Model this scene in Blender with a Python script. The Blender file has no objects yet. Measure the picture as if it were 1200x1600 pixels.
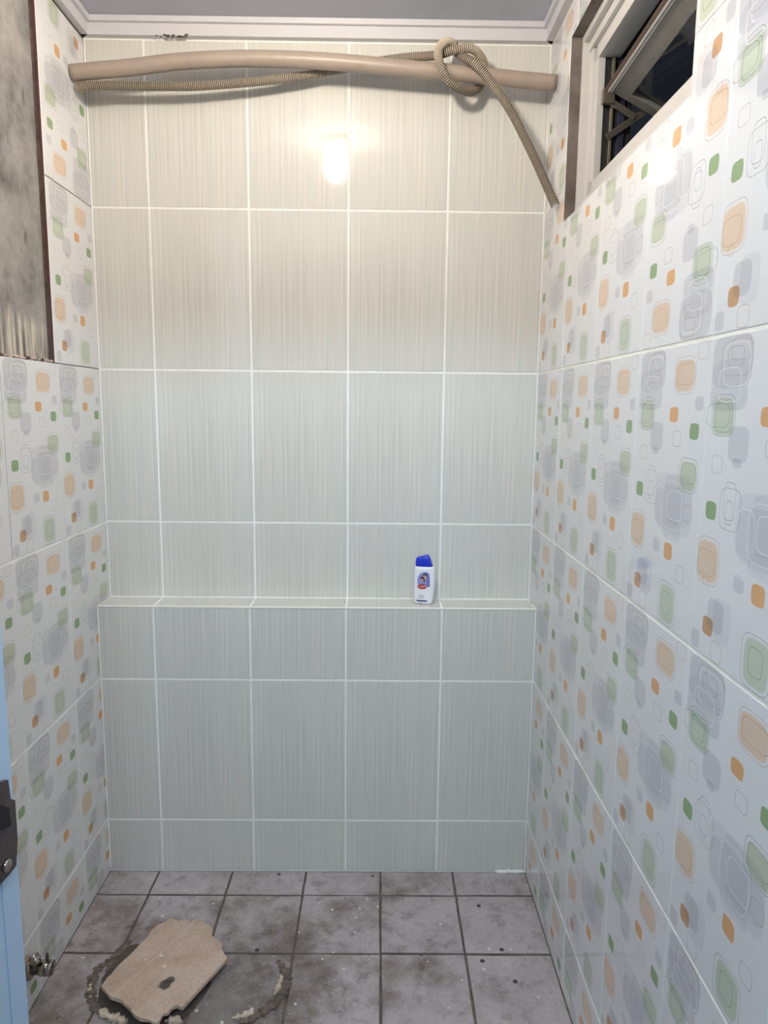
import bpy, bmesh, math, random
from mathutils import Vector, Matrix
random.seed(7)
S = bpy.context.scene
COL = S.collection

# ------------------------------------------------------------------ camera, world, lights, exposure
CAM = Vector((0.08, -1.8972, -0.0911)); YAW, PITCH, ROLL, FPX = 0.0095, -0.1465, 0.0101, 1111.076
cy, sy, cp, sp, cr, sr = math.cos(YAW), math.sin(YAW), math.cos(PITCH), math.sin(PITCH), math.cos(ROLL), math.sin(ROLL)
FW = Vector((sy*cp, cy*cp, sp)); R0 = Vector((cy, -sy, 0)); U0 = R0.cross(FW)
RT = cr*R0 + sr*U0; UP = -sr*R0 + cr*U0
cd = bpy.data.cameras.new('camera'); cam = bpy.data.objects.new('camera', cd); COL.objects.link(cam)
M = Matrix.Identity(4)
for i in range(3):
    M[i][0], M[i][1], M[i][2], M[i][3] = RT[i], UP[i], -FW[i], CAM[i]
cam.matrix_world = M
cd.sensor_fit = 'VERTICAL'; cd.sensor_height = 24.0; cd.lens = FPX/1600*24.0; cd.clip_start = 0.02
S.camera = cam

w = bpy.data.worlds.new('night_sky'); S.world = w; w.use_nodes = True
w.node_tree.nodes['Background'].inputs[0].default_value = (0.12, 0.14, 0.19, 1)
w.node_tree.nodes['Background'].inputs[1].default_value = 0.06

BULB_COL = (1.0, 0.885, 0.755); BULB_STRENGTH = 164.0
hl = bpy.data.lights.new('hall_tube_light', 'AREA'); hl.shape = 'RECTANGLE'; hl.size = 0.9; hl.size_y = 0.10
hl.energy = 15.5; hl.color = (0.62, 0.82, 1.0)
ho = bpy.data.objects.new('hall_tube_light', hl); COL.objects.link(ho)
ho.location = (0.0, -2.5, 0.875); ho.rotation_euler = (math.radians(80), 0, 0)

S.view_settings.view_transform = 'Standard'; S.view_settings.look = 'None'
S.view_settings.exposure = 1.0; S.view_settings.gamma = 1.0; S.view_settings.use_curve_mapping = False
S.cycles.max_bounces = 10; S.cycles.diffuse_bounces = 6; S.cycles.glossy_bounces = 5
S.cycles.use_denoising = True

# ------------------------------------------------------------------ helpers
def hit(u, v, ax, val):                       # where the sight line of a photo pixel meets an axis plane
    d = FW + RT*((u-600)/FPX) + UP*((800-v)/FPX)
    return CAM + d*((val-CAM[ax])/d[ax])

def lin(r, g, b):
    f = lambda c: (c/255/12.92) if c <= 10 else ((c/255+0.055)/1.055)**2.4
    return (f(r), f(g), f(b), 1)

class NT:
    def __init__(s, name):
        s.m = bpy.data.materials.new(name); s.m.use_nodes = True; s.t = s.m.node_tree
        s.b = s.t.nodes['Principled BSDF']
    def n(s, typ, **kw):
        x = s.t.nodes.new(typ)
        for k, v in kw.items(): setattr(x, k, v)
        return x
    def l(s, a, b): s.t.links.new(a, b)
    def set(s, **kw):
        for k, v in kw.items(): s.b.inputs[k.replace('_', ' ')].default_value = v
    def noise(s, vec, scale, detail=3, rough=0.55):
        x = s.n('ShaderNodeTexNoise'); x.inputs['Scale'].default_value = scale
        x.inputs['Detail'].default_value = detail; x.inputs['Roughness'].default_value = rough
        s.l(vec, x.inputs['Vector']); return x.outputs['Fac']
    def ramp(s, fac, stops):
        x = s.n('ShaderNodeValToRGB'); e = x.color_ramp.elements
        while len(e) < len(stops): e.new(0.5)
        for k, (p, c) in enumerate(stops): e[k].position = p; e[k].color = c
        s.l(fac, x.inputs[0]); return x.outputs[0]
    def mix(s, fac, a, b, blend='MIX'):
        x = s.n('ShaderNodeMix', data_type='RGBA', blend_type=blend)
        for sock, v in ((x.inputs[0], fac), (x.inputs[6], a), (x.inputs[7], b)):
            if hasattr(v, 'node'): s.l(v, sock)
            else: sock.default_value = v
        return x.outputs[2]
    def bump(s, h, strength, dist=0.001):
        x = s.n('ShaderNodeBump'); x.inputs['Strength'].default_value = strength; x.inputs['Distance'].default_value = dist
        s.l(h, x.inputs['Height']); s.l(x.outputs[0], s.b.inputs['Normal'])
    def pos(s): return s.n('ShaderNodeNewGeometry').outputs['Position']

def plain(name, col, rough=0.5, metal=0.0, noise=0.0, scale=40.0, bump=0.0):
    k = NT(name); k.set(Roughness=rough, Metallic=metal, Base_Color=col)
    if noise or bump:
        tc = k.n('ShaderNodeTexCoord').outputs['Object']; f = k.noise(tc, scale, 4)
        if noise:
            d = tuple(c*(1-noise) for c in col[:3])+(1,); u = tuple(min(1, c*(1+noise)) for c in col[:3])+(1,)
            k.l(k.ramp(f, [(0.3, d), (0.7, u)]), k.b.inputs['Base Color'])
        if bump: k.bump(f, bump, 0.002)
    return k.m

def mkobj(name, me, parent=None, mats=()):
    for m in mats: me.materials.append(m)
    o = bpy.data.objects.new(name, me); COL.objects.link(o)
    if parent is not None: o.parent = parent
    return o

def from_bm(name, bm, mat, parent=None, smooth=False):
    me = bpy.data.meshes.new(name); bm.normal_update(); bm.to_mesh(me); bm.free()
    if smooth:
        for p in me.polygons: p.use_smooth = True
    return mkobj(name, me, parent, mat if isinstance(mat, (list, tuple)) else [mat])

def empty(name, loc=(0, 0, 0), rot=(0, 0, 0), parent=None):
    o = bpy.data.objects.new(name, None); COL.objects.link(o); o.location = loc; o.rotation_euler = rot
    o.empty_display_size = 0.05
    if parent is not None: o.parent = parent
    return o

def tag(o, label, cat, group=None):
    o['label'] = label; o['category'] = cat
    if group: o['group'] = group
    return o
def struct(o, label=None, cat=None):
    o['kind'] = 'structure'
    if label: o['label'] = label
    if cat: o['category'] = cat
    return o

def bx(bm, x0, x1, y0, y1, z0, z1, bevel=0.0, mi=0):
    vs = [bm.verts.new(p) for p in ((x0,y0,z0),(x1,y0,z0),(x1,y1,z0),(x0,y1,z0),(x0,y0,z1),(x1,y0,z1),(x1,y1,z1),(x0,y1,z1))]
    fs = [bm.faces.new([vs[i] for i in q]) for q in ((3,2,1,0),(4,5,6,7),(0,1,5,4),(1,2,6,5),(2,3,7,6),(3,0,4,7))]
    for f in fs: f.material_index = mi
    if bevel:
        es = list({e for f in fs for e in f.edges})
        r = bmesh.ops.bevel(bm, geom=es, offset=bevel, segments=2, profile=0.5, affect='EDGES')
        for f in r['faces']: f.material_index = mi
    return fs

def catmull(pts, n):
    out = []; P = [Vector(p) for p in pts]; P = [P[0]*2-P[1]] + P + [P[-1]*2-P[-2]]
    for i in range(1, len(P)-2):
        for k in range(n):
            t = k/n; a, b, c, d = P[i-1], P[i], P[i+1], P[i+2]
            out.append(0.5*((2*b)+(c-a)*t+(2*a-5*b+4*c-d)*t*t+(3*b-a-3*c+d)*t*t*t))
    out.append(P[-2]); return out

def resample(path, step):
    out = [path[0].copy()]; acc = 0.0
    for a, b in zip(path, path[1:]):
        L = (b-a).length; t = step-acc
        while t <= L and L > 0:
            out.append(a.lerp(b, t/L)); t += step
        acc = (acc+L) % step
    return out

def tube(bm, path, rad, seg=14, caps=True):
    n = len(path); nor = None; rings = []
    for i, p in enumerate(path):
        t = (path[min(i+1, n-1)]-path[max(i-1, 0)]).normalized()
        if nor is None: nor = t.orthogonal().normalized()
        nor = (nor - t*nor.dot(t)).normalized(); bi = t.cross(nor)
        r = rad(i) if callable(rad) else rad
        rings.append([bm.verts.new(p+(nor*math.cos(2*math.pi*k/seg)+bi*math.sin(2*math.pi*k/seg))*r) for k in range(seg)])
    for a, b in zip(rings, rings[1:]):
        for k in range(seg): bm.faces.new((a[k], a[(k+1) % seg], b[(k+1) % seg], b[k]))
    if caps: bm.faces.new(rings[0][::-1]); bm.faces.new(rings[-1])
    return rings

def lathe(bm, prof, seg=24, mat=Matrix.Identity(4)):
    rings = []
    for r, z in prof:
        if r < 1e-6: rings.append([bm.verts.new(mat @ Vector((0, 0, z)))])
        else: rings.append([bm.verts.new(mat @ Vector((r*math.cos(2*math.pi*k/seg), r*math.sin(2*math.pi*k/seg), z))) for k in range(seg)])
    for a, b in zip(rings, rings[1:]):
        for k in range(seg):
            q = [a[k % len(a)], a[(k+1) % len(a)], b[(k+1) % len(b)], b[k % len(b)]]
            u = []
            for v in q:
                if v not in u: u.append(v)
            if len(u) > 2: bm.faces.new(u)

def inset(poly, d):                           # inward offset of a CCW polygon
    n = len(poly); out = []
    for i in range(n):
        a, b, c = Vector(poly[i-1]), Vector(poly[i]), Vector(poly[(i+1) % n])
        e1 = (b-a).normalized(); e2 = (c-b).normalized()
        n1 = Vector((-e1.y, e1.x)); n2 = Vector((-e2.y, e2.x))
        m = n1+n2; out.append(b + m*(d/max(0.3, 1+n1.dot(n2))))
    return out

def slab(name, poly, thick, bev, W, H, rot=False):   # a tile: body sides + bevelled front, UV = fraction of the full tile
    bm = bmesh.new(); uvl = bm.loops.layers.uv.new('UVMap')
    ins = inset(poly, bev); n = len(poly)
    A = [bm.verts.new((x, y, 0)) for x, y in poly]
    B = [bm.verts.new((x, y, thick-bev)) for x, y in poly]
    mid = inset(poly, bev*0.35); Cc = [bm.verts.new((p[0], p[1], thick-bev*0.3)) for p in mid]
    D = [bm.verts.new((p[0], p[1], thick)) for p in ins]
    for i in range(n):
        j = (i+1) % n
        f = bm.faces.new((A[i], A[j], B[j], B[i])); f.material_index = 1
        for P, Q in ((B, Cc), (Cc, D)):
            f = bm.faces.new((P[i], P[j], Q[j], Q[i]))
    f = bm.faces.new(D)
    for f in bm.faces:
        for lp in f.loops:
            u, v = lp.vert.co.x/W, lp.vert.co.y/H
            lp[uvl].uv = (1-u, 1-v) if rot else (u, v)
    me = bpy.data.meshes.new(name); bm.normal_update(); bm.to_mesh(me); bm.free(); return me

# ------------------------------------------------------------------ materials
def patterned_tile():
    k = NT('patterned_glazed_tile'); k.set(Roughness=0.07, IOR=1.52)
    uv = k.n('ShaderNodeUVMap'); uv.uv_map = 'UVMap'
    TW, TH = 0.246, 0.4035
    def dist(u0, u1, v0, v1):
        cx, cyy, hx, hy = (u0+u1)/2, 1-(v0+v1)/2, (u1-u0)/2, (v1-v0)/2
        a = k.n('ShaderNodeVectorMath', operation='MULTIPLY_ADD'); k.l(uv.outputs[0], a.inputs[0])
        a.inputs[1].default_value = (1/hx, 1/hy, 0); a.inputs[2].default_value = (-cx/hx, -cyy/hy, 0)
        b = k.n('ShaderNodeVectorMath', operation='MULTIPLY'); k.l(a.outputs[0], b.inputs[0]); k.l(a.outputs[0], b.inputs[1])
        c = k.n('ShaderNodeVectorMath', operation='DOT_PRODUCT'); k.l(b.outputs[0], c.inputs[0]); k.l(b.outputs[0], c.inputs[1])
        return c.outputs['Value'], (hx*TW+hy*TH)/2
    state = {'c': (0.80, 0.80, 0.795, 1)}
    def fill(box, col, soft=0.12):
        d, h = dist(*box); mr = k.n('ShaderNodeMapRange'); k.l(d, mr.inputs[0])
        mr.inputs[1].default_value = 1+soft; mr.inputs[2].default_value = 1-soft
        mr.inputs[3].default_value = 0; mr.inputs[4].default_value = 1
        state['c'] = k.mix(mr.outputs[0], state['c'], col, 'MULTIPLY')
    def line(boxes, col, blend='MULTIPLY', wd=0.0011):
        acc = None
        for b in boxes:
            d, h = dist(*b); c = k.n('ShaderNodeMath', operation='COMPARE'); k.l(d, c.inputs[0])
            c.inputs[1].default_value = 1; c.inputs[2].default_value = 2.0*wd/h
            if acc is None: acc = c.outputs[0]
            else:
                m = k.n('ShaderNodeMath', operation='MAXIMUM'); k.l(acc, m.inputs[0]); k.l(c.outputs[0], m.inputs[1]); acc = m.outputs[0]
        state['c'] = k.mix(acc, state['c'], col, blend)
    G = lambda r, g, b: tuple((c/235.0)**2.2 for c in (r, g, b))+(1,)
    gray = G(213, 213, 216); gray2 = G(224, 224, 226)
    fill((.03,.425,.004,.16), gray); fill((.03,.40,.075,.227), gray2)
    fill((.03,.40,.15,.226), gray2, .2)
    fill((.255,.447,.27,.375), gray); fill((.31,.395,.362,.39), gray)
    fill((.857,.957,.18,.228), gray)
    fill((.175,.345,.80,.90), gray); fill((.235,.418,.788,.926), gray2)
    fill((.385,.80,.45,.645), gray2); fill((.40,.91,.49,.658), gray2); fill((.52,.91,.445,.62), gray2); fill((.527,.785,.61,.682), gray2)
    fill((.41,.51,.693,.745), gray); fill((.014,.111,.928,.986), gray)
    lo = G(231, 206, 181)
    fill((.575,.822,.057,.163), lo, .2); fill((.026,.245,.63,.757), lo, .2)
    so = G(226, 172, 118)
    fill((.53,.648,.215,.268), so); fill((.578,.692,.694,.755), so); fill((.135,.244,.865,.924), G(205, 160, 120))
    lg = G(203, 212, 192)
    fill((.075,.29,.188,.30), lg, .2); fill((.73,.93,.398,.493), G(202, 209, 186), .3); fill((.56,.77,.845,.98), lg, .2)
    sg = G(146, 172, 126)
    fill((.812,.925,.268,.322), sg); fill((.073,.186,.505,.562), sg)
    line([(.01,.245,.205,.276), (.065,.30,.178,.302), (.10,.27,.2,.29), (.71,.945,.385,.50), (.535,.79,.835,.99), (.60,.72,.87,.95)], G(184, 190, 178))
    line([(.594,.706,.297,.351), (.762,.866,.755,.814), (.22,.42,.452,.577), (.255,.37,.435,.547), (.28,.345,.49,.56), (.74,.92,.40,.47)], G(190, 192, 190))
    line([(.103,.21,.362,.416), (.853,.966,.008,.063), (.241,.35,.927,.99), (.566,.84,.046,.172), (.018,.262,.618,.766), (.60,.83,.07,.14), (.03,.21,.66,.74), (.13,.415,.02,.125), (.19,.34,.04,.10), (.22,.40,.015,.08), (.80,.912,.541,.597), (.10,.16,.745,.772)], G(212, 194, 184))
    line([(.15,.40,.03,.155), (.11,.33,.1,.20), (.504,.776,.475,.642), (.58,.784,.505,.607), (.40,.56,.50,.70)], (0.80, 0.80, 0.79, 1), 'MIX', 0.0012)
    # the print is laid on in a fine weave
    sc = k.n('ShaderNodeVectorMath', operation='MULTIPLY'); k.l(uv.outputs[0], sc.inputs[0]); sc.inputs[1].default_value = (240, 70, 1)
    nz = k.noise(sc.outputs[0], 1.0, 2)
    col = k.mix(0.10, state['c'], k.ramp(nz, [(.35, (.55, .55, .55, 1)), (.65, (1, 1, 1, 1))]), 'MULTIPLY')
    k.l(col, k.b.inputs['Base Color'])
    wv = k.noise(k.n('ShaderNodeTexCoord').outputs['Object'], 9.0, 1); k.bump(wv, 0.03, 0.01)
    return k.m

def striped_tile():
    k = NT('striped_glazed_tile'); k.set(Roughness=0.055, IOR=1.5)
    uv = k.n('ShaderNodeUVMap'); uv.uv_map = 'UVMap'
    oi = k.n('ShaderNodeObjectInfo')
    def stripes(su, sv, detail, off):
        v = k.n('ShaderNodeVectorMath', operation='MULTIPLY_ADD'); k.l(uv.outputs[0], v.inputs[0])
        v.inputs[1].default_value = (su, sv, 0); v.inputs[2].default_value = (off, off*.3, 0)
        return k.noise(v.outputs[0], 1.0, detail, .6)
    a = stripes(150, 1.2, 2, 3.1); b = stripes(60, .6, 1, 7.7); c = stripes(64, .4, 1, 13.3)
    base = k.ramp(b, [(.32, lin(214, 215, 208)), (.5, lin(219, 218, 211)), (.68, lin(225, 221, 212))])
    base = k.mix(0.55, base, k.ramp(a, [(.34, (.66, .67, .65, 1)), (.5, (.92, .92, .90, 1)), (.66, (1, 1, 1, 1))]), 'MULTIPLY')
    base = k.mix(k.ramp(c, [(.62, (0, 0, 0, 1)), (.70, (.4, .4, .4, 1))]), base, lin(232, 231, 226))
    k.l(base, k.b.inputs['Base Color'])
    wv = k.noise(k.n('ShaderNodeTexCoord').outputs['Object'], 7.0, 1); k.bump(wv, 0.03, 0.01)
    return k.m

def cement(name, c0, c1, c2, streak=False):
    k = NT(name); k.set(Roughness=0.85); p = k.pos()
    f = k.noise(p, 7, 6, .65); g = k.noise(p, 45, 4, .6)
    col = k.ramp(f, [(.3, c0), (.5, c1), (.72, c2)])
    col = k.mix(.4, col, k.ramp(g, [(.3, (.55, .55, .53, 1)), (.62, (1, 1, 1, 1))]), 'MULTIPLY')
    if streak:                                  # pale lime runs brushed down the lowest hand's width of the patch
        mp = k.n('ShaderNodeVectorMath', operation='MULTIPLY'); k.l(p, mp.inputs[0]); mp.inputs[1].default_value = (1, 75, 5)
        s = k.noise(mp.outputs[0], 1.0, 4, .6)
        sx = k.n('ShaderNodeSeparateXYZ'); k.l(p, sx.inputs[0])
        wob = k.n('ShaderNodeMath', operation='MULTIPLY_ADD'); k.l(f, wob.inputs[0]); wob.inputs[1].default_value = .12; k.l(sx.outputs['Z'], wob.inputs[2])
        mr = k.n('ShaderNodeMapRange'); k.l(wob.outputs[0], mr.inputs[0]); mr.inputs[1].default_value = .165; mr.inputs[2].default_value = .13
        mr.inputs[3].default_value = 0; mr.inputs[4].default_value = 1
        m2 = k.n('ShaderNodeMath', operation='MULTIPLY'); k.l(mr.outputs[0], m2.inputs[0])
        k.l(k.ramp(s, [(.38, (0, 0, 0, 1)), (.60, (.9, .9, .9, 1))]), m2.inputs[1])
        col = k.mix(m2.outputs[0], col, lin(214, 204, 186))
        v = k.n('ShaderNodeTexNoise'); v.inputs['Scale'].default_value = 1.0; v.inputs['Detail'].default_value = 2
        mp2 = k.n('ShaderNodeVectorMath', operation='MULTIPLY'); k.l(p, mp2.inputs[0]); mp2.inputs[1].default_value = (1, 26, 11); k.l(mp2.outputs[0], v.inputs['Vector'])
        col = k.mix(k.ramp(v.outputs['Fac'], [(.66, (0, 0, 0, 1)), (.74, (.6, .6, .6, 1))]), col, lin(78, 70, 64))
    k.l(col, k.b.inputs['Base Color']); k.bump(g, .5, .002)
    return k.m

def floor_tile():
    k = NT('worn_floor_tile'); k.set(Roughness=0.55); p = k.pos()
    f = k.noise(p, 5.5, 6, .65); g = k.noise(p, 24, 5, .7); h = k.noise(p, 90, 3, .6)
    col = k.ramp(f, [(.34, lin(138, 126, 120)), (.48, lin(178, 168, 168)), (.68, lin(196, 187, 190))])
    col = k.mix(.55, col, k.ramp(g, [(.34, (.40, .33, .27, 1)), (.45, (.90, .88, .86, 1)), (.54, (1, 1, 1, 1))]), 'MULTIPLY')
    col = k.mix(.3, col, k.ramp(h, [(.35, (.6, .58, .56, 1)), (.6, (1, 1, 1, 1))]), 'MULTIPLY')
    # brown grime spread around the drain, centred left of the middle
    vm = k.n('ShaderNodeVectorMath', operation='DISTANCE'); k.l(p, vm.inputs[0]); vm.inputs[1].default_value = (-.30, -.56, -1.365)
    ad = k.n('ShaderNodeMath', operation='MULTIPLY_ADD'); k.l(g, ad.inputs[0]); ad.inputs[1].default_value = .5; k.l(vm.outputs['Value'], ad.inputs[2])
    gr = k.n('ShaderNodeMapRange'); k.l(ad.outputs[0], gr.inputs[0]); gr.inputs[1].default_value = .62; gr.inputs[2].default_value = .36
    gr.inputs[3].default_value = 0; gr.inputs[4].default_value = .6
    col = k.mix(gr.outputs[0], col, lin(88, 76, 66))
    # paint specks
    vo = k.n('ShaderNodeTexVoronoi'); vo.inputs['Scale'].default_value = 26; k.l(p, vo.inputs['Vector'])
    sp_ = k.n('ShaderNodeMath', operation='MULTIPLY_ADD'); k.l(k.noise(p, 3.3, 2), sp_.inputs[0]); sp_.inputs[1].default_value = -.34; k.l(vo.outputs['Distance'], sp_.inputs[2])
    ms = k.n('ShaderNodeMath', operation='LESS_THAN'); k.l(sp_.outputs[0], ms.inputs[0]); ms.inputs[1].default_value = -.105
    col = k.mix(ms.outputs[0], col, lin(214, 208, 204))
    v2 = k.n('ShaderNodeTexVoronoi'); v2.inputs['Scale'].default_value = 70; k.l(p, v2.inputs['Vector'])
    m2 = k.n('ShaderNodeMath', operation='LESS_THAN'); k.l(v2.outputs['Distance'], m2.inputs[0]); m2.inputs[1].default_value = .10
    col = k.mix(m2.outputs[0], col, lin(196, 188, 184))
    v3 = k.n('ShaderNodeTexVoronoi'); v3.inputs['Scale'].default_value = 13; k.l(p, v3.inputs['Vector'])
    m3 = k.n('ShaderNodeMath', operation='LESS_THAN'); k.l(v3.outputs['Distance'], m3.inputs[0]); m3.inputs[1].default_value = .075
    col = k.mix(m3.outputs[0], col, lin(70, 58, 60))
    k.l(col, k.b.inputs['Base Color']); k.bump(g, .35, .0015)
    return k.m

def board_mat():
    k = NT('brown_fibre_board'); k.set(Roughness=0.8)
    tc = k.n('ShaderNodeTexCoord').outputs['Object']
    f = k.noise(tc, 14, 5, .6); h = k.noise(tc, 130, 3)
    col = k.ramp(f, [(.3, lin(184, 158, 138)), (.6, lin(206, 182, 164)), (.8, lin(214, 192, 176))])
    col = k.mix(.35, col, k.ramp(h, [(.35, (.65, .62, .6, 1)), (.6, (1, 1, 1, 1))]), 'MULTIPLY')
    def spot(c, r, colr, wob=.25):
        d = k.n('ShaderNodeVectorMath', operation='DISTANCE'); k.l(tc, d.inputs[0]); d.inputs[1].default_value = c
        a = k.n('ShaderNodeMath', operation='MULTIPLY_ADD'); k.l(k.noise(tc, 55, 3), a.inputs[0]); a.inputs[1].default_value = r*2*wob*2; k.l(d.outputs['Value'], a.inputs[2])
        m = k.n('ShaderNodeMapRange'); k.l(a.outputs[0], m.inputs[0]); m.inputs[1].default_value = r*(1+wob*2)+.002; m.inputs[2].default_value = r*(1+wob*2)-.002
        m.inputs[3].default_value = 0; m.inputs[4].default_value = .9
        return k.mix(m.outputs[0], col, colr)
    for px, r, cc in (((258, 1543), .016, lin(62, 54, 48)), ((264, 1536), .013, lin(70, 60, 54)), ((242, 1557), .006, lin(95, 78, 66)), ((257, 1512), .0045, lin(232, 224, 216)), ((252, 1493), .004, lin(224, 216, 206)), ((228, 1500), .003, lin(224, 216, 206)), ((280, 1487), .004, lin(205, 192, 180))):
        P = hit(px[0], px[1], 2, ZF+.024); col = spot((P.x-BO[0], P.y-BO[1], 0.012), r, cc)
    # one long pale scratch
    p0 = hit(215, 1525, 2, ZF+.024); p1 = hit(282, 1458, 2, ZF+.024)
    dx, dy = p1.x-p0.x, p1.y-p0.y; L = math.hypot(dx, dy)
    sx = k.n('ShaderNodeVectorMath', operation='DOT_PRODUCT'); k.l(tc, sx.inputs[0]); sx.inputs[1].default_value = (-dy/L, dx/L, 0)
    off = -dy/L*(p0.x-BO[0])+dx/L*(p0.y-BO[1])
    s1 = k.n('ShaderNodeMath', operation='MULTIPLY_ADD'); k.l(f, s1.inputs[0]); s1.inputs[1].default_value = .012; k.l(sx.outputs['Value'], s1.inputs[2])
    c1 = k.n('ShaderNodeMath', operation='COMPARE'); k.l(s1.outputs[0], c1.inputs[0]); c1.inputs[1].default_value = off+.006; c1.inputs[2].default_value = .0013
    m1 = k.n('ShaderNodeMath', operation='MULTIPLY'); k.l(c1.outputs[0], m1.inputs[0]); m1.inputs[1].default_value = .6
    col = k.mix(m1.outputs[0], col, lin(214, 200, 188))
    k.l(col, k.b.inputs['Base Color']); k.bump(h, .3, .001)
    return k.m

XL, XR, LY, LZ, ZA, ZB, ZF = -.6495, .4993, -.0905, -.6115, -.8107, -1.2127, -1.3649
ZC = .796; ZCEIL = .837; YF = -1.62
BO = (-.385, -.45)

m_pat = patterned_tile(); m_str = striped_tile(); m_flt = floor_tile()
m_bisc = plain('reddish_tile_biscuit', lin(98, 64, 62), .8, noise=.2)
m_ltbisc = plain('grey_tile_body', lin(120, 112, 106), .85, noise=.2)
m_grout = plain('white_grout', lin(246, 244, 240), .7, noise=.06, scale=25)
m_cgrout = plain('cream_grout', lin(244, 240, 228), .7, noise=.06, scale=25)
m_dgrout = plain('open_joint_mortar', lin(88, 84, 88), .9, noise=.2)
m_fgrout = plain('dark_floor_joint', lin(104, 92, 84), .9, noise=.4, scale=30)
m_mortar = plain('dark_mortar', lin(92, 76, 70), .95, noise=.3, scale=60, bump=.4)
m_cem = cement('bare_cement_render', lin(92, 88, 85), lin(148, 144, 140), lin(176, 171, 165), True)
m_rev = cement('brown_cement_reveal', lin(84, 74, 66), lin(112, 102, 94), lin(140, 130, 122))
m_paint = plain('white_wall_paint', lin(205, 206, 205), .6)
m_ceil = plain('ceiling_paint', lin(192, 195, 206), .8, noise=.03, scale=12)
m_corn = plain('white_gloss_trim_paint', lin(210, 209, 212), .4, noise=.02)
m_corn_d = plain('grimy_gap', lin(120, 112, 108), .9)
m_alu = plain('white_powder_coated_aluminium', lin(206, 203, 198), .35)
m_alud = plain('grey_aluminium', lin(150, 147, 140), .35, .3, noise=.1)
m_steel = plain('steel_stay', lin(150, 142, 130), .3, .8)
m_track = plain('bright_track_edge', lin(200, 190, 170), .25, .8)
m_chan = plain('black_frame_channel', lin(34, 34, 36), .6)  # black strips in the jamb and head channels
m_brn = plain('brown_seal_strip', lin(118, 96, 84), .6)
m_chrome = plain('tarnished_chrome', lin(176, 168, 160), .16, 1.0, noise=.15, scale=60)
m_pipe = plain('aged_beige_pvc', lin(164, 149, 136), .42, noise=.07, scale=30)
m_hose = plain('ribbed_conduit', lin(194, 180, 160), .55, noise=.1, scale=40)
m_in = plain('dark_bore', lin(40, 34, 30), .9)
m_blue = plain('light_blue_door_paint', lin(186, 216, 246), .4, noise=.05, scale=8)
m_latch = plain('brown_patinated_metal', lin(88, 78, 80), .4, .5, noise=.3, scale=60)
m_black = plain('black_slot', lin(14, 14, 18), .6)

def glass_mat():
    k = NT('window_glass'); k.set(Base_Color=(.75, .8, .8, 1), Roughness=.02, IOR=1.45, Transmission_Weight=1.0); return k.m
m_glass = glass_mat()

# ------------------------------------------------------------------ tiled surfaces
TT = .006
AX = {'right': (Matrix(((0, 0, -1), (-1, 0, 0), (0, 1, 0)))), 'left': (Matrix(((0, 0, 1), (1, 0, 0), (0, 1, 0)))),
      'back': (Matrix(((1, 0, 0), (0, 0, -1), (0, 1, 0)))), 'top': Matrix.Identity(3)}
ROTS = {k: v.to_euler() for k, v in AX.items()}
cache = {}
def place_tile(parent, side, origin, poly, W, H, mats, rot=False, bev=.0012, thick=TT, name='tile', jit=.0004):
    key = (tuple((round(a, 5), round(b, 5)) for a, b in poly), W, H, rot, bev, thick, mats[0].name, mats[1].name)
    me = cache.get(key)
    if me is None:
        me = slab(name, poly, thick, bev, W, H, rot)
        for m in mats: me.materials.append(m)
        cache[key] = me
    o = bpy.data.objects.new(name, me); COL.objects.link(o); o.parent = parent
    nrm = AX[side] @ Vector((0, 0, 1))
    o.location = Vector(origin) - nrm*thick
    e = ROTS[side].copy()
    if jit:                                     # hand-laid: each tile sits a hair out of true
        q = Matrix.Rotation(random.gauss(0, jit), 3, 'X') @ Matrix.Rotation(random.gauss(0, jit), 3, 'Y')
        e = (AX[side] @ q).to_euler()
    o.rotation_euler = e
    return o
def rectpoly(a, b, c, d): return [(a, c), (b, c), (b, d), (a, d)]

# wall_back: upper wall, ledge, lower wall
bm = bmesh.new(); g = .0010
bx(bm, XL-.1, XR+.13, g, .12, ZF-.05, ZCEIL+.05)
bx(bm, XL-.0, XR+.0, LY+g, g, ZF-.05, LZ-g)
wall_back = struct(from_bm('wall_back', bm, m_grout), 'far wall of vertical striped beige tiles with a tiled ledge', 'wall')
cols = [(XL, -.504), (-.504, -.252), (-.252, 0), (0, .252), (.252, XR)]
NOMX = [-.756, -.504, -.252, 0, .252]
G2 = .0023
def back_row(y, z0, z1, nz, side='back', gapb=G2, gapt=G2):
    for (x0, x1), nx in zip(cols, NOMX):
        a = x0-nx+(G2 if x0 > XL else .0022); b = x1-nx-(G2 if x1 < XR else .0022)
        place_tile(wall_back, side, (nx, y, nz), rectpoly(a, b, z0-nz+gapb, z1-nz-gapt), .252, .402, (m_str, m_grout))
back_row(0, .402, ZC-.0015, .402); back_row(0, 0, .402, 0); back_row(0, -.402, 0, -.402); back_row(0, LZ, -.402, -.804)
back_row(LY, ZA, LZ-.0005, ZA, gapt=.0012); back_row(LY, ZB, ZA, ZB); back_row(LY, ZF+.003, ZB, ZB-.402, gapb=0)
for (x0, x1), nx in zip(cols, NOMX):           # ledge top
    a = x0-nx+(G2 if x0 > XL else .0022); b = x1-nx-(G2 if x1 < XR else .0022)
    place_tile(wall_back, 'top', (nx, LY, LZ), rectpoly(a, b, .001, -LY-.0025), .252, .402, (m_str, m_grout))
bm = bmesh.new()                               # grout beads run along corners and along the ledge nose
bx(bm, XL, XL+.0035, -.003, .001, LZ, ZC, .001); bx(bm, XR-.003, XR, -.003, .001, LZ, ZC, .001)
bx(bm, XL, XL+.0035, LY-.003, LY+.001, ZF+.012, LZ, .001); bx(bm, XR-.003, XR, LY-.003, LY+.001, ZF+.012, LZ, .001)
bx(bm, XL, XR, -.003, .001, LZ-.001, LZ+.0025, .001)
from_bm('corner_grout', bm, m_grout, wall_back)
bm = bmesh.new()
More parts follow.
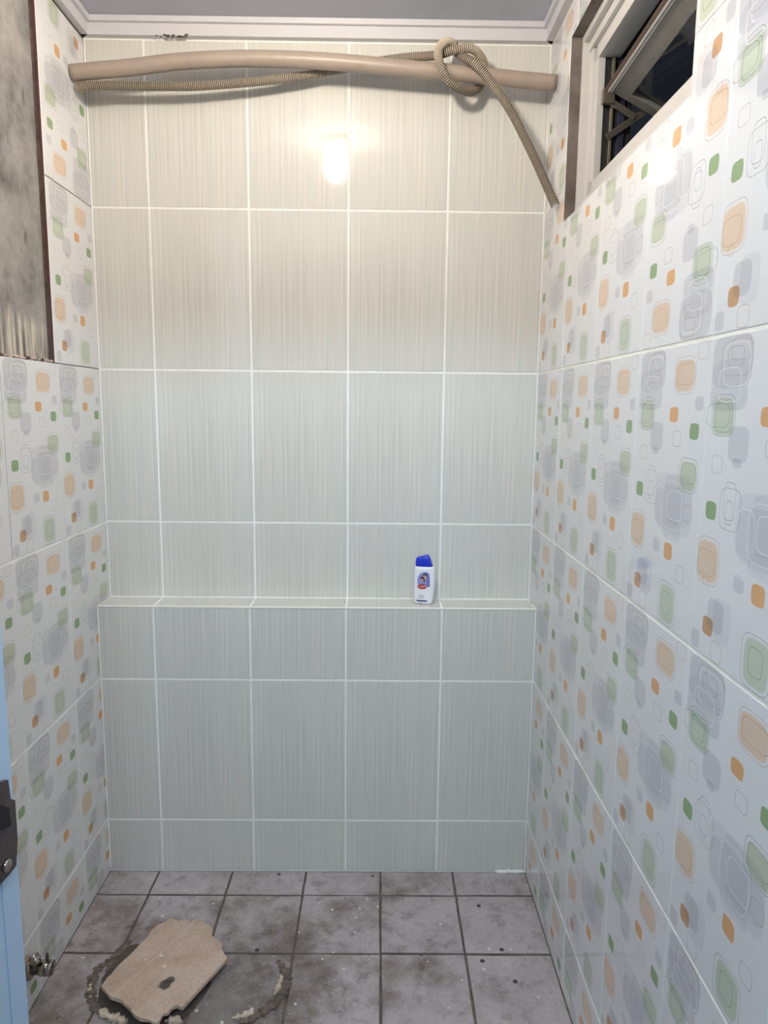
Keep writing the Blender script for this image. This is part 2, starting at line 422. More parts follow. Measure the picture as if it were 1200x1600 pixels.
bx(bm, XL, XR, LY-.0012, LY+.004, LZ-.004, LZ+.0006, .0012)
from_bm('ledge_nosing', bm, m_cgrout, wall_back)
bm = bmesh.new()                               # smear of leftover grout at the foot of the right corner
for i in range(16):
    x = .42+.078*i/15; r = .004+.004*random.random()
    m = Matrix.Translation((x, LY-.004-.004*random.random(), ZF+.003+.003*random.random())) @ Matrix.Diagonal((1.6*r/.01, .6*r/.01, .8*r/.01, 1))
    bmesh.ops.create_icosphere(bm, subdivisions=1, radius=.01, matrix=m)
o = from_bm('grout_smear', bm, m_grout, wall_back, True); o['kind'] = 'stuff'

# wall_right with the window opening
HY0, HY1, HZ0, HZ1 = -.865, -.195, .3315, .7205
bm = bmesh.new(); xa, xb = XR+g, XR+.13
for y0, y1, z0, z1 in ((-1.75, HY0, ZF-.05, ZCEIL+.05), (HY1, .12, ZF-.05, ZCEIL+.05), (HY0, HY1, ZF-.05, HZ0), (HY0, HY1, HZ1, ZCEIL+.05)):
    bx(bm, xa, xb, y0, y1, z0, z1)
bmesh.ops.remove_doubles(bm, verts=bm.verts, dist=1e-5)
for f in bm.faces:
    f.normal_update(); f.material_index = 0 if f.normal.x < -.9 else 1
wall_right = struct(from_bm('wall_right', bm, [m_cgrout, m_rev]), 'right wall of white tiles printed with rounded grey, green and orange squares', 'wall')
PW, PH = .246, .404; RZ = [ZC-.0015, .402, 0, -.404, -.8085, -1.2125, ZF+.002]
GH = .0011; GV = .0021
for r in range(6):
    zt, zb = RZ[r], RZ[r+1]
    nz = .402 if r == 0 else (0 if r == 1 else zt-PH)
    H = .402 if r < 2 else PH
    for c in range(7):
        u0, u1 = c*PW, (c+1)*PW; ny = -u0
        y1, y0 = -u0, max(-u1, YF)
        a, b = (GH if c else .002), -y0-u0-GH; lo = zb-nz+GV; hi = zt-nz-GV
        if y0 >= -.001-u0: continue
        hole = r < 2 and y0 < HY1 and y1 > HY0
        rot = (r == 1 and c == 3)
        if not hole: poly = rectpoly(a, b, lo, hi)
        else:
            ha = max(-HY1-u0, a-1)-.0004; hb = -HY0-u0+.0004
            if r == 1:
                hz = HZ0-nz
                if ha > a: poly = [(a, lo), (b, lo), (b, hz), (ha, hz), (ha, hi), (a, hi)]
                elif hb < b: poly = [(a, lo), (b, lo), (b, hi), (hb, hi), (hb, hz), (a, hz)]
                else: poly = rectpoly(a, b, lo, hz)
            else:
                hz = HZ1-nz
                if ha > a: poly = [(a, lo), (ha, lo), (ha, hz), (b, hz), (b, hi), (a, hi)]
                elif hb < b: poly = [(a, hz), (hb, hz), (hb, lo), (b, lo), (b, hi), (a, hi)]
                else: poly = rectpoly(a, b, hz, hi)
        place_tile(wall_right, 'right', (XR, ny, nz), poly, PW, H, (m_pat, m_rev if hole else m_cgrout), rot)

# wall_left: bare cement, with the tile bed on part of it
LD = .015; EY = -.2545
bm = bmesh.new(); bx(bm, XL-LD-.12, XL-LD, -1.75, .12, ZF-.05, ZCEIL+.05)
wall_left = struct(from_bm('wall_left', bm, m_cem), 'left wall, white printed tiles below and a bare grey cement patch above', 'wall')
bm = bmesh.new(); bx(bm, XL-LD, XL-g, EY+.0015, .0, .001, ZC)
bx(bm, XL-LD, XL-g, YF, 0, -.4012, -.0015)
from_bm('mortar_bed', bm, m_mortar, wall_left)
bm = bmesh.new(); bx(bm, XL-LD, XL-g, YF, 0, ZF-.04, -.4012)
from_bm('grout_bed', bm, m_grout, wall_left)
LW = .2475
for r in range(6):
    zt, zb = RZ[r], RZ[r+1]
    nz = .402 if r == 0 else (0 if r == 1 else zt-PH); H = .402 if r < 2 else PH
    for c in range(7):
        if r < 2 and c > 0: continue
        y1 = -c*LW; y0 = -(c+1)*LW
        if c == 0 and r < 2: y0 = EY
        cut = max(0, YF-y0)
        if cut >= LW: continue
        ny = -(c+1)*LW
        gh = .0007 if r == 2 else .0011
        a = y0-ny+(0 if (r < 2) else gh)+cut; b = LW-(gh if c else .002)
        place_tile(wall_left, 'left', (XL, ny, nz), rectpoly(a, b, zb-nz+(.0009 if r < 2 else GV), zt-nz-(.0009 if r in (1, 2) else GV)), LW, H, (m_pat, m_bisc if r < 2 else m_grout), r == 0)
bm = bmesh.new()                               # crumbs of old mortar left on the tile edge under the cement patch
for i in range(46):
    y = EY-.006-.5*random.random(); r = .003+.006*random.random()
    mt = Matrix.Translation((XL-LD+.002+.008*random.random(), y, .0005+r*.35)) @ Matrix.Rotation(random.random()*3, 4, 'Z') @ Matrix.Diagonal((.5*r/.01, 1.5*r/.01, .5*r/.01, 1))
    n0 = len(bm.faces); bmesh.ops.create_icosphere(bm, subdivisions=1, radius=.01, matrix=mt)
    bm.faces.ensure_lookup_table(); mi = random.choice((0, 0, 1))
    for f in bm.faces[n0:]: f.material_index = mi
o = from_bm('mortar_crumbs', bm, [plain('pinkish_mortar', lin(196, 176, 164), .9), m_mortar], wall_left); o['kind'] = 'stuff'

# floor
bm = bmesh.new(); bx(bm, -1.5, 1.3, -4.3, .12, ZF-.12, ZF-.003)
floor = struct(from_bm('floor', bm, m_fgrout), 'stained grey square floor tiles with dark joints', 'floor')
FX = [XL+.0005, -.513, -.3115, -.1085, .097, .296, XR-.0005]; FY = [LY-.001, -.19, -.392, -.594, -.796, -.998, -1.2, -1.402, -1.62]
for i in range(6):
    for j in range(8):
        a, b, c, d = FX[i], FX[i+1], FY[j+1], FY[j]
        gl = .0022 if i else .001; gr = .0022 if i < 5 else .001; gt = .0022 if j else 0.002
        n = 3; pl = []
        W = b-a-gl-gr; H = d-c-.003-gt
        wob = lambda: random.uniform(0, .0016)
        for t in range(n): pl.append((gl+W*t/n, .003+wob()))
        for t in range(n): pl.append((gl+W-wob(), .003+H*t/n))
        for t in range(n): pl.append((gl+W-W*t/n, .003+H-wob()))
        for t in range(n): pl.append((gl+wob(), .003+H-H*t/n))
        place_tile(floor, 'top', (a, c, ZF+random.uniform(-.0007, .0007)), pl, .2, .2, (m_flt, m_ltbisc), bev=.0018, jit=.0015)

# old mortar ring on the floor around the covered drain
def ridge(pts, r, mat, name, seg=7, flat=.4, jit=.6):
    P = [Vector(hit(u, v, 2, ZF)) for u, v in pts]; path = resample(catmull(P, 10), .0045)
    bm = bmesh.new(); n = len(path)
    rings = tube(bm, path, lambda i: r*(.35+.65*min(1, 5*i/n, 5*(n-i)/n))*(1+random.uniform(-jit, jit)), seg)
    for v in bm.verts: v.co.z = ZF-.001+(v.co.z-ZF+r*.8)*flat
    return from_bm(name, bm, mat, floor)
m_mud = plain('dark_grit_ridge', lin(108, 95, 85), .95, noise=.4, scale=80, bump=.8)
m_hole = cement('dark_hole_brown', lin(64, 54, 47), lin(84, 73, 64), lin(112, 99, 89))
m_shard = plain('cream_cement_remnant', lin(206, 188, 166), .9, noise=.25, scale=70, bump=.5)
ridge([(434, 1503), (443, 1515), (446, 1535), (438, 1558), (420, 1575), (398, 1590), (370, 1600)], .011, m_mud, 'mortar_ridge')
ridge([(170, 1500), (150, 1520), (142, 1545), (146, 1570), (165, 1590)], .009, m_mud, 'mortar_ridge')
ridge([(205, 1470), (180, 1495), (165, 1520)], .008, m_mud, 'mortar_ridge')
ridge([(428, 1558), (436, 1545), (440, 1530)], .0055, m_shard, 'cement_remnant', flat=1.3)
ridge([(362, 1594), (380, 1591), (398, 1585)], .006, m_shard, 'cement_remnant', flat=1.2)
ridge([(156, 1582), (172, 1592), (198, 1600)], .009, m_shard, 'cement_remnant', flat=.9)
ridge([(258, 1598), (272, 1597), (285, 1600)], .007, m_shard, 'cement_remnant', flat=.9)
ridge([(142, 1562), (140, 1550), (142, 1538)], .004, m_shard, 'cement_remnant', flat=1.0)
P = [hit(u, v, 2, ZF) for u, v in ((160,1530),(205,1478),(310,1490),(326,1540),(290,1588),(250,1606),(190,1598),(156,1572))]  # dark brown sheet standing in for the shadowed hole under the board
bm = bmesh.new(); loop = catmull(P+[P[0]], 5)[:-1]; cen = sum(loop, Vector())/len(loop)
prev = None
rings = []
for f, h in ((1, .0003), (.94, .0022), (.6, .0035)):
    rings.append([bm.verts.new((cen.x+(p.x-cen.x)*f*(1+.04*random.random()), cen.y+(p.y-cen.y)*f*(1+.04*random.random()), ZF+h)) for p in loop])
for A, B in zip(rings, rings[1:]):
    for k_ in range(len(A)): bm.faces.new((A[k_-1], A[k_], B[k_], B[k_-1]))
bm.faces.new(rings[-1])
for f in bm.faces:
    if f.normal.z < 0: f.normal_flip()
bmesh.ops.recalc_face_normals(bm, faces=bm.faces)
from_bm('dark_hole_sheet', bm, m_hole, floor, True)

# ceiling and cornice
bm = bmesh.new(); bx(bm, XL-.12, XR+.13, -1.75, .12, ZCEIL, ZCEIL+.1)
struct(from_bm('ceiling', bm, m_ceil), 'plain pale grey ceiling', 'ceiling')
prof = [(0, ZC), (.017, ZC), (.017, .8225), (.0255, .8235), (.0265, .836), (.0235, ZCEIL), (0, ZCEIL)]
def cornice(name, f, a, b, lab):
    bm = bmesh.new()
    A = [bm.verts.new(f(a, d, z)) for d, z in prof]; B = [bm.verts.new(f(b, d, z)) for d, z in prof]
    for i in range(len(prof)):
        j = (i+1) % len(prof); bm.faces.new((A[i], A[j], B[j], B[i]))
    bm.faces.new(A[::-1]); bm.faces.new(B); bmesh.ops.recalc_face_normals(bm, faces=bm.faces)
    return struct(from_bm(name, bm, m_corn), lab, 'trim')
t1 = cornice('trim_1', lambda s, d, z: (s, -d, z), XL, XR, 'white stepped cornice board above the striped far wall')
cornice('trim_2', lambda s, d, z: (XL+d, s-d if s > -.5 else s, z), -.0, YF, 'white stepped cornice board above the left wall')
cornice('trim_3', lambda s, d, z: (XR-d, s-d if s > -.5 else s, z), -.0, YF, 'white stepped cornice board above the right wall')
bm = bmesh.new()                                 # chipped plaster at the cornice foot
for i in range(26):
    u = random.uniform(244, 292); v = 57.5-(3.5*random.random() if random.random() < .5 else 0)
    p = hit(u, v, 1, -.018); r = random.uniform(.0012, .0032)
    bmesh.ops.create_icosphere(bm, subdivisions=1, radius=r, matrix=Matrix.Translation(p) @ Matrix.Diagonal((1.5, .6, .8, 1)))
o = from_bm('plaster_chips', bm, m_mortar, t1); o['kind'] = 'stuff'

# front wall with the doorway, and the hall the photograph is taken from
DX0, DX1, DZ = -.575, .38, .62
bm = bmesh.new()
for x0, x1, z0, z1 in ((XL-.12, DX0, ZF-.05, ZCEIL+.1), (DX1, XR+.13, ZF-.05, ZCEIL+.1), (DX0, DX1, DZ, ZCEIL+.1)):
    bx(bm, x0, x1, YF-.11, YF-.0005, z0, z1)
struct(from_bm('wall_front', bm, m_paint), 'painted wall with the doorway opening', 'wall')
def hallwall(name, *b):
    bm = bmesh.new(); bx(bm, *b); return struct(from_bm(name, bm, m_paint))
hallwall('wall_hall_left', -1.5, -1.4, -4.3, YF-.12, ZF, 1.2)
hallwall('wall_hall_right', 1.2, 1.3, -4.3, YF-.12, ZF, 1.2)
hallwall('wall_hall_rear', -1.5, 1.3, -4.4, -4.3, ZF, 1.2)
hallwall('ceiling_hall', -1.5, 1.3, -4.4, YF-.12, 1.2, 1.3)
bm = bmesh.new(); bx(bm, -1.5, XL-.12, YF-.12, YF-.02, ZF, 1.3); bx(bm, XR+.13, 1.3, YF-.12, YF-.02, ZF, 1.3); bx(bm, XL-.12, XR+.13, YF-.12, YF-.02, ZCEIL+.1, 1.3)
struct(from_bm('wall_hall_front', bm, m_paint))

# ------------------------------------------------------------------ window
win = struct(empty('window_1', (XR+.025, (HY0+HY1)/2, HZ0)), 'white aluminium awning window standing open on a dark night', 'window')
off = Vector(win.location)
def wpart(name, boxes, mat, parent=win, bev=.0012):
    bm = bmesh.new()
    for b in boxes: bx(bm, *b, bevel=bev)
    o = from_bm(name, bm, mat, parent)
    if parent is win:
        for v in o.data.vertices: v.co -= off
    return o
F0, F1, F2 = XR+.025, XR+.047, XR+.095
IY0, IY1, IZ0, IZ1 = -.80, -.249, .406, .657
wpart('frame_head', [(F0, F0+.05, HY0, HY1, .705, HZ1), (F0+.012, F2-.02, HY0, HY1, .686, .705), (F1, F2, IY0-.02, IY1+.012, IZ1, .686)], m_alu)
wpart('frame_sill', [(F0, F0+.05, HY0, HY1, HZ0, HZ0+.02), (F0+.012, F2-.02, HY0, HY1, HZ0+.02, HZ0+.045), (F1, F2, IY0-.02, IY1+.012, HZ0+.045, IZ0)], m_alu)
wpart('frame_jamb', [(F0, F0+.05, HY1-.012, HY1, HZ0+.02, .705), (F0+.016, F2-.02, HY1-.030, HY1-.012, HZ0+.045, .686), (F1, F1+.016, IY1, HY1-.03, IZ0, IZ1)], m_alu)
wpart('frame_jamb', [(F0, F0+.05, HY0, HY0+.012, HZ0+.02, .705), (F0+.016, F2-.02, HY0+.012, HY0+.03, HZ0+.045, .686), (F1, F1+.016, HY0+.03, IY0, IZ0, IZ1)], m_alu)
wpart('jamb_channel', [(F1+.016, F2+.03, IY1+.002, IY1+.02, IZ0-.02, IZ1+.02)], m_chan)
wpart('head_channel', [(F1+.016, F2+.03, IY0, IY1, IZ1+.002, IZ1+.02)], m_chan)
wpart('stay_track', [(F1+.03, F1+.036, IY1-.004, IY1+.002, IZ0-.02, IZ1)], m_track, bev=.0005)
wpart('stay_track', [(F1+.048, F1+.062, IY1-.003, IY1+.002, IZ0-.02, IZ1)], plain('blue_grey_extrusion', lin(66, 70, 92), .4, .5), bev=.0005)
# the sash: its head has slid down the stays, its foot swings out into the night
SA = math.radians(62); SY0, SY1 = -.79, -.262
sash = empty('sash', (XR+.068-off.x, 0-off.y, .585-off.z), (0, SA*-1, 0), win)
# sash local frame: z runs up the sash, x out of the room; rotating about y lifts the foot outwards
sash.rotation_euler = (math.radians(-1.2), -SA, 0)
def spart(name, boxes, mat, bev=.001):
    bm = bmesh.new()
    for b in boxes: bx(bm, *b, bevel=bev)
    return from_bm(name, bm, mat, sash)
spart('top_rail', [(0, .024, SY0, SY1, -.052, 0), ], m_alud)
spart('rail_seal', [(-.003, .0, SY0, SY1, -.004, .003)], m_brn, .0005)
spart('rail_bead', [(-.004, .0, SY0, SY1, -.0095, -.0048), (-.003, .0, SY0, SY1, -.0145, -.0105)], m_alu, .0008)
spart('bottom_rail', [(0, .024, SY0, SY1, -.31, -.258)], m_alud)
spart('stile', [(0, .024, SY1-.03, SY1, -.258, -.052)], m_alud)
spart('stile', [(0, .024, SY0, SY0+.03, -.258, -.052)], m_alud)
spart('pane', [(.010, .014, SY0+.028, SY1-.028, -.26, -.05)], m_glass, 0)
def arm(name, a, b, wdt, th, mat):
    bm = bmesh.new(); a, b = Vector(a)-off, Vector(b)-off; d = (b-a); L = d.length; d.normalize()
    yv = Vector((0, 1, 0)); yv = (yv-d*yv.dot(d)).normalized(); s = d.cross(yv)
    bx(bm, -wdt*.3, L+wdt*.3, -th/2, th/2, -wdt/2, wdt/2, .0008)
    Mx = Matrix((d, yv, s)).transposed().to_4x4(); Mx.translation = a
    bmesh.ops.transform(bm, matrix=Mx, verts=bm.verts)
    return from_bm(name, bm, mat, win)
arm('stay_arm', (XR+.075, IY1-.006, .495), (XR+.150, IY1-.006, .545), .014, .004, m_steel)
arm('stay_arm', (XR+.068, IY1-.010, .568), (XR+.125, IY1-.010, .535), .014, .004, m_steel)
wpart('pivot_block', [(XR+.056, XR+.082, IY1-.016, IY1-.003, .558, .588)], m_steel)

# ------------------------------------------------------------------ door
door = struct(empty('door_1', (-.530, -1.60, ZF)), 'light blue door standing open at the left edge', 'door')
E0 = Vector((-.490, -.85, 0)); H0 = Vector((-.530, -1.60, 0))
dv = (E0-H0).normalized(); ang = math.atan2(-dv.x, dv.y); door.rotation_euler = (0, 0, ang); DL = (E0-H0).length
bm = bmesh.new(); T = .036; cuts = [0, .11, .113, DL-.135, DL-.132, DL-.047, DL-.044, DL]
for i in range(len(cuts)-1):                      # boards with shallow grooves between
    d = .003 if (cuts[i+1]-cuts[i]) < .004 else 0
    bx(bm, -T+d, -d, cuts[i], cuts[i+1], .012, 1.96)
bmesh.ops.remove_doubles(bm, verts=bm.verts, dist=1e-5)
leaf = from_bm('leaf', bm, m_blue, door)
def facept(u, v):                                 # sight line of a photo pixel on the door's room-side face -> local (y, z)
    d = FW + RT*((u-600)/FPX) + UP*((800-v)/FPX); nrm = Vector((dv.y, -dv.x, 0))
    t = (E0-CAM).dot(nrm)/d.dot(nrm); p = CAM+d*t
    return ((p-Vector((H0.x, H0.y, 0))).dot(dv), p.z-ZF)
def plate(name, poly, x0, x1, mat):
    bm = bmesh.new(); A = [bm.verts.new((x0, y, z)) for y, z in poly]; B = [bm.verts.new((x1, y, z)) for y, z in poly]
    n = len(poly)
    for i in range(n): bm.faces.new((A[i], A[(i+1) % n], B[(i+1) % n], B[i]))
    bm.faces.new(A[::-1]); bm.faces.new(B); bmesh.ops.recalc_face_normals(bm, faces=bm.faces)
    return from_bm(name, bm, mat, door)
yb, zt_ = facept(0, 1225)
pl = [facept(*p) for p in ((-12, 1224), (6, 1218), (10, 1248), (17, 1250), (21, 1310), (19, 1352), (8, 1366), (-12, 1388))]
lt = plate('lock_plate', pl, -.0005, .007, m_latch)
pl2 = [facept(*p) for p in ((-12, 1256), (6, 1262), (9, 1290), (-12, 1300))]
plate('latch_slot', pl2, .007, .0085, m_black)
yy, zz = facept(2, 1352)
bm = bmesh.new(); lathe(bm, [(0, .0), (.010, .0), (.010, .004), (.008, .006), (0, .0065)], 20, Matrix.Translation((.0069, yy, zz)) @ Matrix.Rotation(math.pi/2, 4, 'Y'))
from_bm('reflection_boss', bm, m_chrome, door, True)  # round boss added to give the blue reflection spot on the lock plate
for hz in (.25, 1.0, 1.75):
    bm = bmesh.new(); tube(bm, [Vector((.006, -.004, hz-.05)), Vector((.006, -.004, hz+.05))], .007, 12)
    from_bm('hinge', bm, m_chrome, door)

# ------------------------------------------------------------------ bulb (hangs just above the frame; seen mirrored in the tiles)
BX, BY, BZ = -.076, -.76, .757
bulb = tag(empty('light_bulb', (BX, BY, ZCEIL)), 'lit warm bulb in a white ceiling holder, mirrored in the tiles', 'light')
k = NT('lit_bulb_glass'); k.set(Base_Color=(1, 1, 1, 1)); k.b.inputs['Emission Color'].default_value = BULB_COL+(1,); k.b.inputs['Emission Strength'].default_value = BULB_STRENGTH
bm = bmesh.new(); lathe(bm, [(0, BZ-ZCEIL-.052), (.016, BZ-ZCEIL-.049), (.029, BZ-ZCEIL-.034), (.034, BZ-ZCEIL-.010), (.031, BZ-ZCEIL+.014), (.022, BZ-ZCEIL+.034), (.015, BZ-ZCEIL+.046)], 12)
from_bm('bulb_glass', bm, k.m, bulb, True)
bm = bmesh.new(); lathe(bm, [(.0, 0), (.05, 0), (.048, -.012), (.03, -.02), (.024, -.028), (.022, -.034), (.017, -.038), (0, -.038)], 20)
from_bm('bulb_holder', bm, m_corn, bulb, True)

# ------------------------------------------------------------------ pipe and conduit
def at(u, v, y): return hit(u, v, 1, y)
PR = .0182
pl_ = hit(112, 114, 0, XL+.001); pr_ = hit(868, 130, 0, XR-.001)
ctr = [(112, 114), (160, 109.5), (200, 106), (275, 97), (350, 92.5), (410, 92), (475, 94), (550, 99), (620, 106), (700, 113), (760, 119), (810, 124.5), (868, 130)]
pts = []
for u, v in ctr:
    s = (u-112)/(868-112); y = pl_.y*(1-s)+pr_.y*s
    pts.append(at(u, v, y))
pts[0].x = XL+.0005; pts[-1].x = XR-.0005
bm = bmesh.new(); path = catmull(pts, 6)
tube(bm, path, PR, 20)
pipe = from_bm('plastic_pipe', bm, m_pipe, None, True)
tag(pipe, 'bowed beige plastic pipe wedged between the side walls below the ceiling', 'pipe')
def pyat(u): s = (u-112)/(868-112); return pl_.y*(1-s)+pr_.y*s
HR = .0104
hp = []
def H(u, v, dy): hp.append(at(u, v, pyat(u)+dy))
B_, F_ = .033, -.031                                # behind / in front of the pipe
H(121, 137, .004); H(150, 134, .012); H(195, 134, .02); H(240, 135, .022); H(300, 135, .024); H(350, 132, .026); H(400, 128, .028)
H(450, 122, .030); H(495, 115, .032); H(540, 107, B_+.002); H(590, 96, B_); H(640, 89.5, .020); H(678, 87, .004)
H(700, 81, -.016); H(720, 76, -.024); H(737, 76, -.020); H(749, 86, -.002); H(756, 100, .020); H(757, 116, B_+.003)
H(750, 134, .034); H(742, 141, .020); H(733, 143, .004); H(719, 138.5, -.014); H(704, 129, -.028); H(693, 113, -.034); H(686, 95, -.034); H(685, 78, -.030); H(691, 69, -.022)
H(701, 65.5, -.008); H(710, 71, .004); H(715, 82, .000); H(725, 90, -.022); H(738, 97, -.034); H(750, 107, -.036); H(764, 124, -.036); H(780, 146, -.034)
H(800, 177, -.038); H(818, 212, -.048); H(836, 249, -.062); H(851, 283, -.078); H(868, 322, -.096)
path = resample(catmull(hp, 14), .0011)
while path[-1].x > XR-HR-.0006:
    path = [Vector((min(p.x, XR-HR-.0007), p.y, p.z)) for p in path]
bm = bmesh.new()
tube(bm, path, lambda i: HR-.0016*(i % 4 in (2, 3)), 14, caps=False)
for i_, f in enumerate(bm.faces): f.material_index = 1 if (i_//14) % 4 in (1, 2) else 0  # shade in the grooves between the ribs is put into the colour
con = from_bm('flexible_conduit', bm, [m_hose, plain('shaded_conduit_groove', lin(84, 75, 64), .8)], None, False)
tag(con, 'ribbed brownish flexible conduit knotted around the beige pipe, its cut end hanging', 'conduit')
me_ = con.data; bm = bmesh.new(); bm.from_mesh(me_)   # the cut end is torn open on one side
bm.faces.ensure_lookup_table()
end = [f for f in bm.faces if f.index >= len(bm.faces)-14*8 and (f.index % 14) in (1, 2, 3, 4)]
bmesh.ops.delete(bm, geom=end, context='FACES'); bm.to_mesh(me_); bm.free()
bm = bmesh.new(); tube(bm, path[-36:-9], HR-.003, 12, caps=True)
from_bm('conduit_bore', bm, m_in, con)

# ------------------------------------------------------------------ shampoo bottle on the ledge
bc = hit(662, 942, 2, LZ)
bot = tag(empty('shampoo_bottle', (bc.x, -.042, LZ+.0005), (0, 0, math.radians(-10))), 'small white shampoo bottle with a slanted blue flip cap on the tiled ledge', 'bottle')
m_white = plain('white_bottle_plastic', lin(242, 241, 246), .3)
m_cap = plain('blue_cap_plastic', lin(28, 52, 196), .35)
# profile: (z, left x, right x, half depth)
k_ = .001
bp = [(0, -22, 19, 11), (1.5, -25, 22, 14), (4, -26.2, 23.5, 15.5), (14, -26.6, 25.2, 16), (30, -26.6, 27.4, 16), (48, -26.4, 29.0, 16), (66, -26.2, 29.6, 16), (84, -25.8, 29.2, 15.5), (95, -25.4, 27.6, 15), (100, -24.6, 25.5, 14), (102, -23, 23, 12)]
def loft(prof, name, mat, seg=36, ex=5.0, capt=True, slant=None):
    bm = bmesh.new(); rings = []
    for z, l, r, d in prof:
        cx, hx = (l+r)/2, (r-l)/2; ring = []
        for s in range(seg):
            a = 2*math.pi*s/seg; c, sn = math.cos(a), math.sin(a)
            q = (abs(c)**ex+abs(sn)**ex)**(-1/ex)
            x, y = cx+hx*q*c, d*q*sn
            zz = z + (slant(x, z) if slant else 0)
            ring.append(bm.verts.new((x*k_, y*k_, zz*k_)))
        rings.append(ring)
    for A, B in zip(rings, rings[1:]):
        for s in range(seg): bm.faces.new((A[s], A[(s+1) % seg], B[(s+1) % seg], B[s]))
    bm.faces.new(rings[0][::-1])
    if capt: bm.faces.new(rings[-1])
    return from_bm(name, bm, mat, bot, True)
loft(bp, 'body', m_white)
def sl(x, z): 
    t = max(0, (z-108)/18.0); return t*(x+22)*.30
loft([(102.2, -22.8, 22.5, 12.5), (104, -23, 22, 13), (112, -23, 18.5, 12.5), (118, -22.8, 15.5, 11.5), (122, -22.2, 12, 10.5), (124, -20, 9.5, 9)], 'flip_cap', m_cap, slant=sl)
def decal(name, poly, mat, lift=.35, y0=None):
    bm = bmesh.new(); A = []; B = []
    def front(x, z):
        for p, q in zip(bp, bp[1:]):
            if p[0] <= z <= q[0]:
                t = (z-p[0])/(q[0]-p[0]); l, r, d = (p[i]+(q[i]-p[i])*t for i in (1, 2, 3))
                u = min(.97, abs(x-(l+r)/2)/((r-l)/2)); return -d*(1-u**5)**(1/5)
        return -15
    yf = min(front(x, z) for x, z in poly)
    for x, z in poly:
        y = yf
        A.append(bm.verts.new((x*k_, (y-lift)*k_, z*k_))); B.append(bm.verts.new((x*k_, (y+1.6)*k_, z*k_)))
    n = len(A)
    for i in range(n): bm.faces.new((A[i], A[(i+1) % n], B[(i+1) % n], B[i]))
    bm.faces.new(A); bmesh.ops.recalc_face_normals(bm, faces=bm.faces)
    return from_bm(name, bm, mat, bot)
def ell(cx, cz, rx, rz, n=20, a0=0, a1=360): return [(cx+rx*math.cos(math.radians(a0+(a1-a0)*i/n)), cz+rz*math.sin(math.radians(a0+(a1-a0)*i/n))) for i in range(n)]
lil = plain('lilac_print', lin(150, 156, 214), .4); navy = plain('navy_print', lin(58, 68, 110), .4); redp = plain('red_print', lin(186, 62, 66), .4)
skin = plain('skin_tone_print', lin(214, 168, 160), .4); hair = plain('dark_hair_print', lin(70, 34, 52), .4); vio = plain('violet_print', lin(118, 122, 190), .4); gry = plain('grey_print', lin(150, 152, 164), .4); whp = plain('white_print', lin(236, 222, 222), .4)
decal('label_badge', [(-15.5, 55), (-16.5, 66), (-15, 75), (-9, 84), (0, 89), (8, 89.5), (13, 85), (16, 74), (16.5, 60), (17, 49), (8, 49)], lil)
decal('label_picture_edge', [(11, 88), (14, 84), (16.3, 74), (16.8, 60), (17, 49), (9, 49), (9.5, 70)], vio, .5)
decal('label_picture_head', ell(4, 76, 5.5, 7.5), skin, .6); decal('label_picture_hair', [(-2, 77), (-1, 83), (4, 85.5), (9, 83), (10, 76), (8.5, 73), (7.5, 79), (2, 81)], hair, .75)
decal('label_picture_head', ell(-4, 68, 5, 6.5), skin, .7); decal('label_picture_hair', [(-9.5, 69), (-8.5, 74), (-4, 76.5), (1, 74.5), (3.5, 66), (3, 61), (0, 64), (-1, 71)], hair, .85)
decal('label_logo', ell(-3.5, 49, 12.5, 7), redp, .95); decal('label_logo_band', [(-12, 49.3), (-4, 49.8), (7.5, 52), (7.3, 50.2), (-4, 47.8), (-12, 47.6)], whp, 1.1)
for i, (xa_, xb_) in enumerate(((-13, .5), (-13, 3), (-13, 1))):
    decal('label_text_line', [(xa_, 24.5-i*3.8), (xb_, 24.5-i*3.8), (xb_, 25.8-i*3.8), (xa_, 25.8-i*3.8)], gry)
decal('label_stripe', [(-17.5, 8.2), (10, 7.6), (10, 11.6), (-17.5, 12.2)], navy)
decal('label_text_line', [(-13, 1.5+2), (-3, 1.5+2), (-3, 2.7+2), (-13, 2.7+2)], gry)

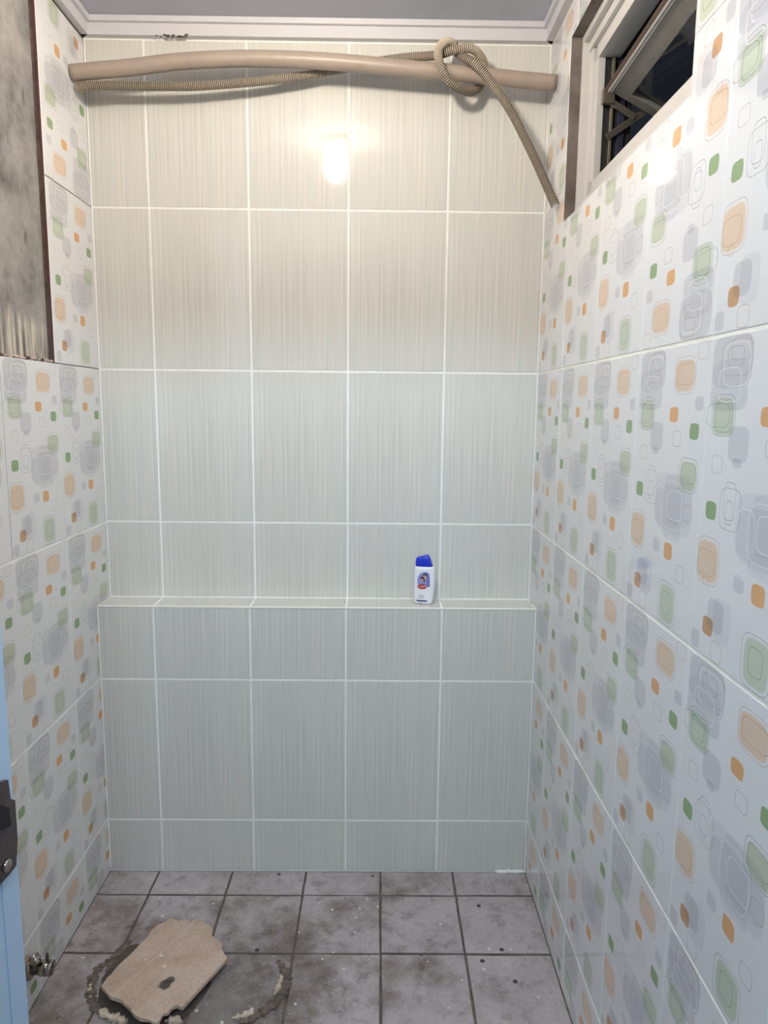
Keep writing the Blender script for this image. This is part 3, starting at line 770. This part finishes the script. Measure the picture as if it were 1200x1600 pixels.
# ------------------------------------------------------------------ chrome tap stub on the left wall
vx = hit(45, 1503, 0, XL)
val = tag(empty('stop_valve', (XL, -.535, -1.280)), 'short chrome stop valve low on the left wall beside the blue door', 'valve')
RX = Matrix.Rotation(math.pi/2, 4, 'Y')
bm = bmesh.new(); lathe(bm, [(0, .0), (.024, .0), (.023, .004), (.016, .007), (0, .007)], 24, RX); from_bm('wall_flange', bm, m_chrome, val, True)
bm = bmesh.new(); lathe(bm, [(0, .006), (.0135, .006), (.0135, .022), (.0156, .023), (.0158, .038), (.0146, .039), (0, .039)], 24, RX); from_bm('valve_body', bm, m_chrome, val, True)
bm = bmesh.new(); lathe(bm, [(0, .039), (.0160, .039), (.0163, .044), (.0145, .047), (.006, .048), (0, .046)], 18, RX); from_bm('end_cap', bm, m_chrome, val)
bm = bmesh.new(); lathe(bm, [(0, .010), (.0095, .010), (.0095, .018), (.0115, .019), (.0115, .026), (.009, .027), (.009, .034), (.006, .034), (.006, .022), (0, .022)], 18, Matrix.Translation((.014, -.006, 0))); from_bm('outlet', bm, m_chrome, val, True)
bm = bmesh.new(); bx(bm, .034, .039, -.004, .004, .010, .034, .0015); from_bm('upright_plate', bm, m_latch, val)  # thin dark upright plate on top of the valve body

# ------------------------------------------------------------------ broken board lying over the drain
bp_ = [(158, 1541), (168, 1527), (174, 1522), (185, 1508), (196, 1498), (204, 1491), (218, 1476), (231, 1463), (238, 1452), (247, 1445), (258, 1440), (268, 1434), (279, 1439), (288, 1435), (297, 1440), (308, 1436), (318, 1441), (326, 1444), (333, 1453), (331, 1461), (338, 1468), (347, 1473), (346, 1482), (350, 1489), (355, 1497), (284, 1574), (277, 1570), (270, 1572), (262, 1581), (255, 1584), (250, 1593), (244, 1598), (232, 1593), (220, 1591), (211, 1586), (203, 1575), (196, 1570), (190, 1562), (180, 1558), (172, 1557), (166, 1549)]
P = []
for u, v in bp_:
    q = hit(u, v, 2, ZF+.024); h = .018+.022*max(0, min(1, (-.36-q.y)/.24)); q = hit(u, v, 2, ZF+h); P.append(q)
m_board = board_mat()
bm = bmesh.new(); lo = []; hi = []; ed = []
zref = ZF+.024-.012
for i, q in enumerate(P):
    j1, j2 = random.uniform(-.0015, .0015), random.uniform(-.0015, .0015)
    hi.append(bm.verts.new((q.x-BO[0], q.y-BO[1], q.z-zref)))
    lo.append(bm.verts.new((q.x-BO[0]+j1, q.y-BO[1]+j2, q.z-zref-.008)))
n = len(P)
for i in range(n): bm.faces.new((lo[i], lo[(i+1) % n], hi[(i+1) % n], hi[i]))
ft = bm.faces.new(hi); bm.faces.new(lo[::-1])
bmesh.ops.triangulate(bm, faces=[f for f in bm.faces if len(f.verts) > 4])
bmesh.ops.recalc_face_normals(bm, faces=bm.faces)
bd = from_bm('broken_board', bm, m_board, None); bd.location = (BO[0], BO[1], zref)
tag(bd, 'ragged brown board scrap with a dark blot lying on the dirty floor', 'board')
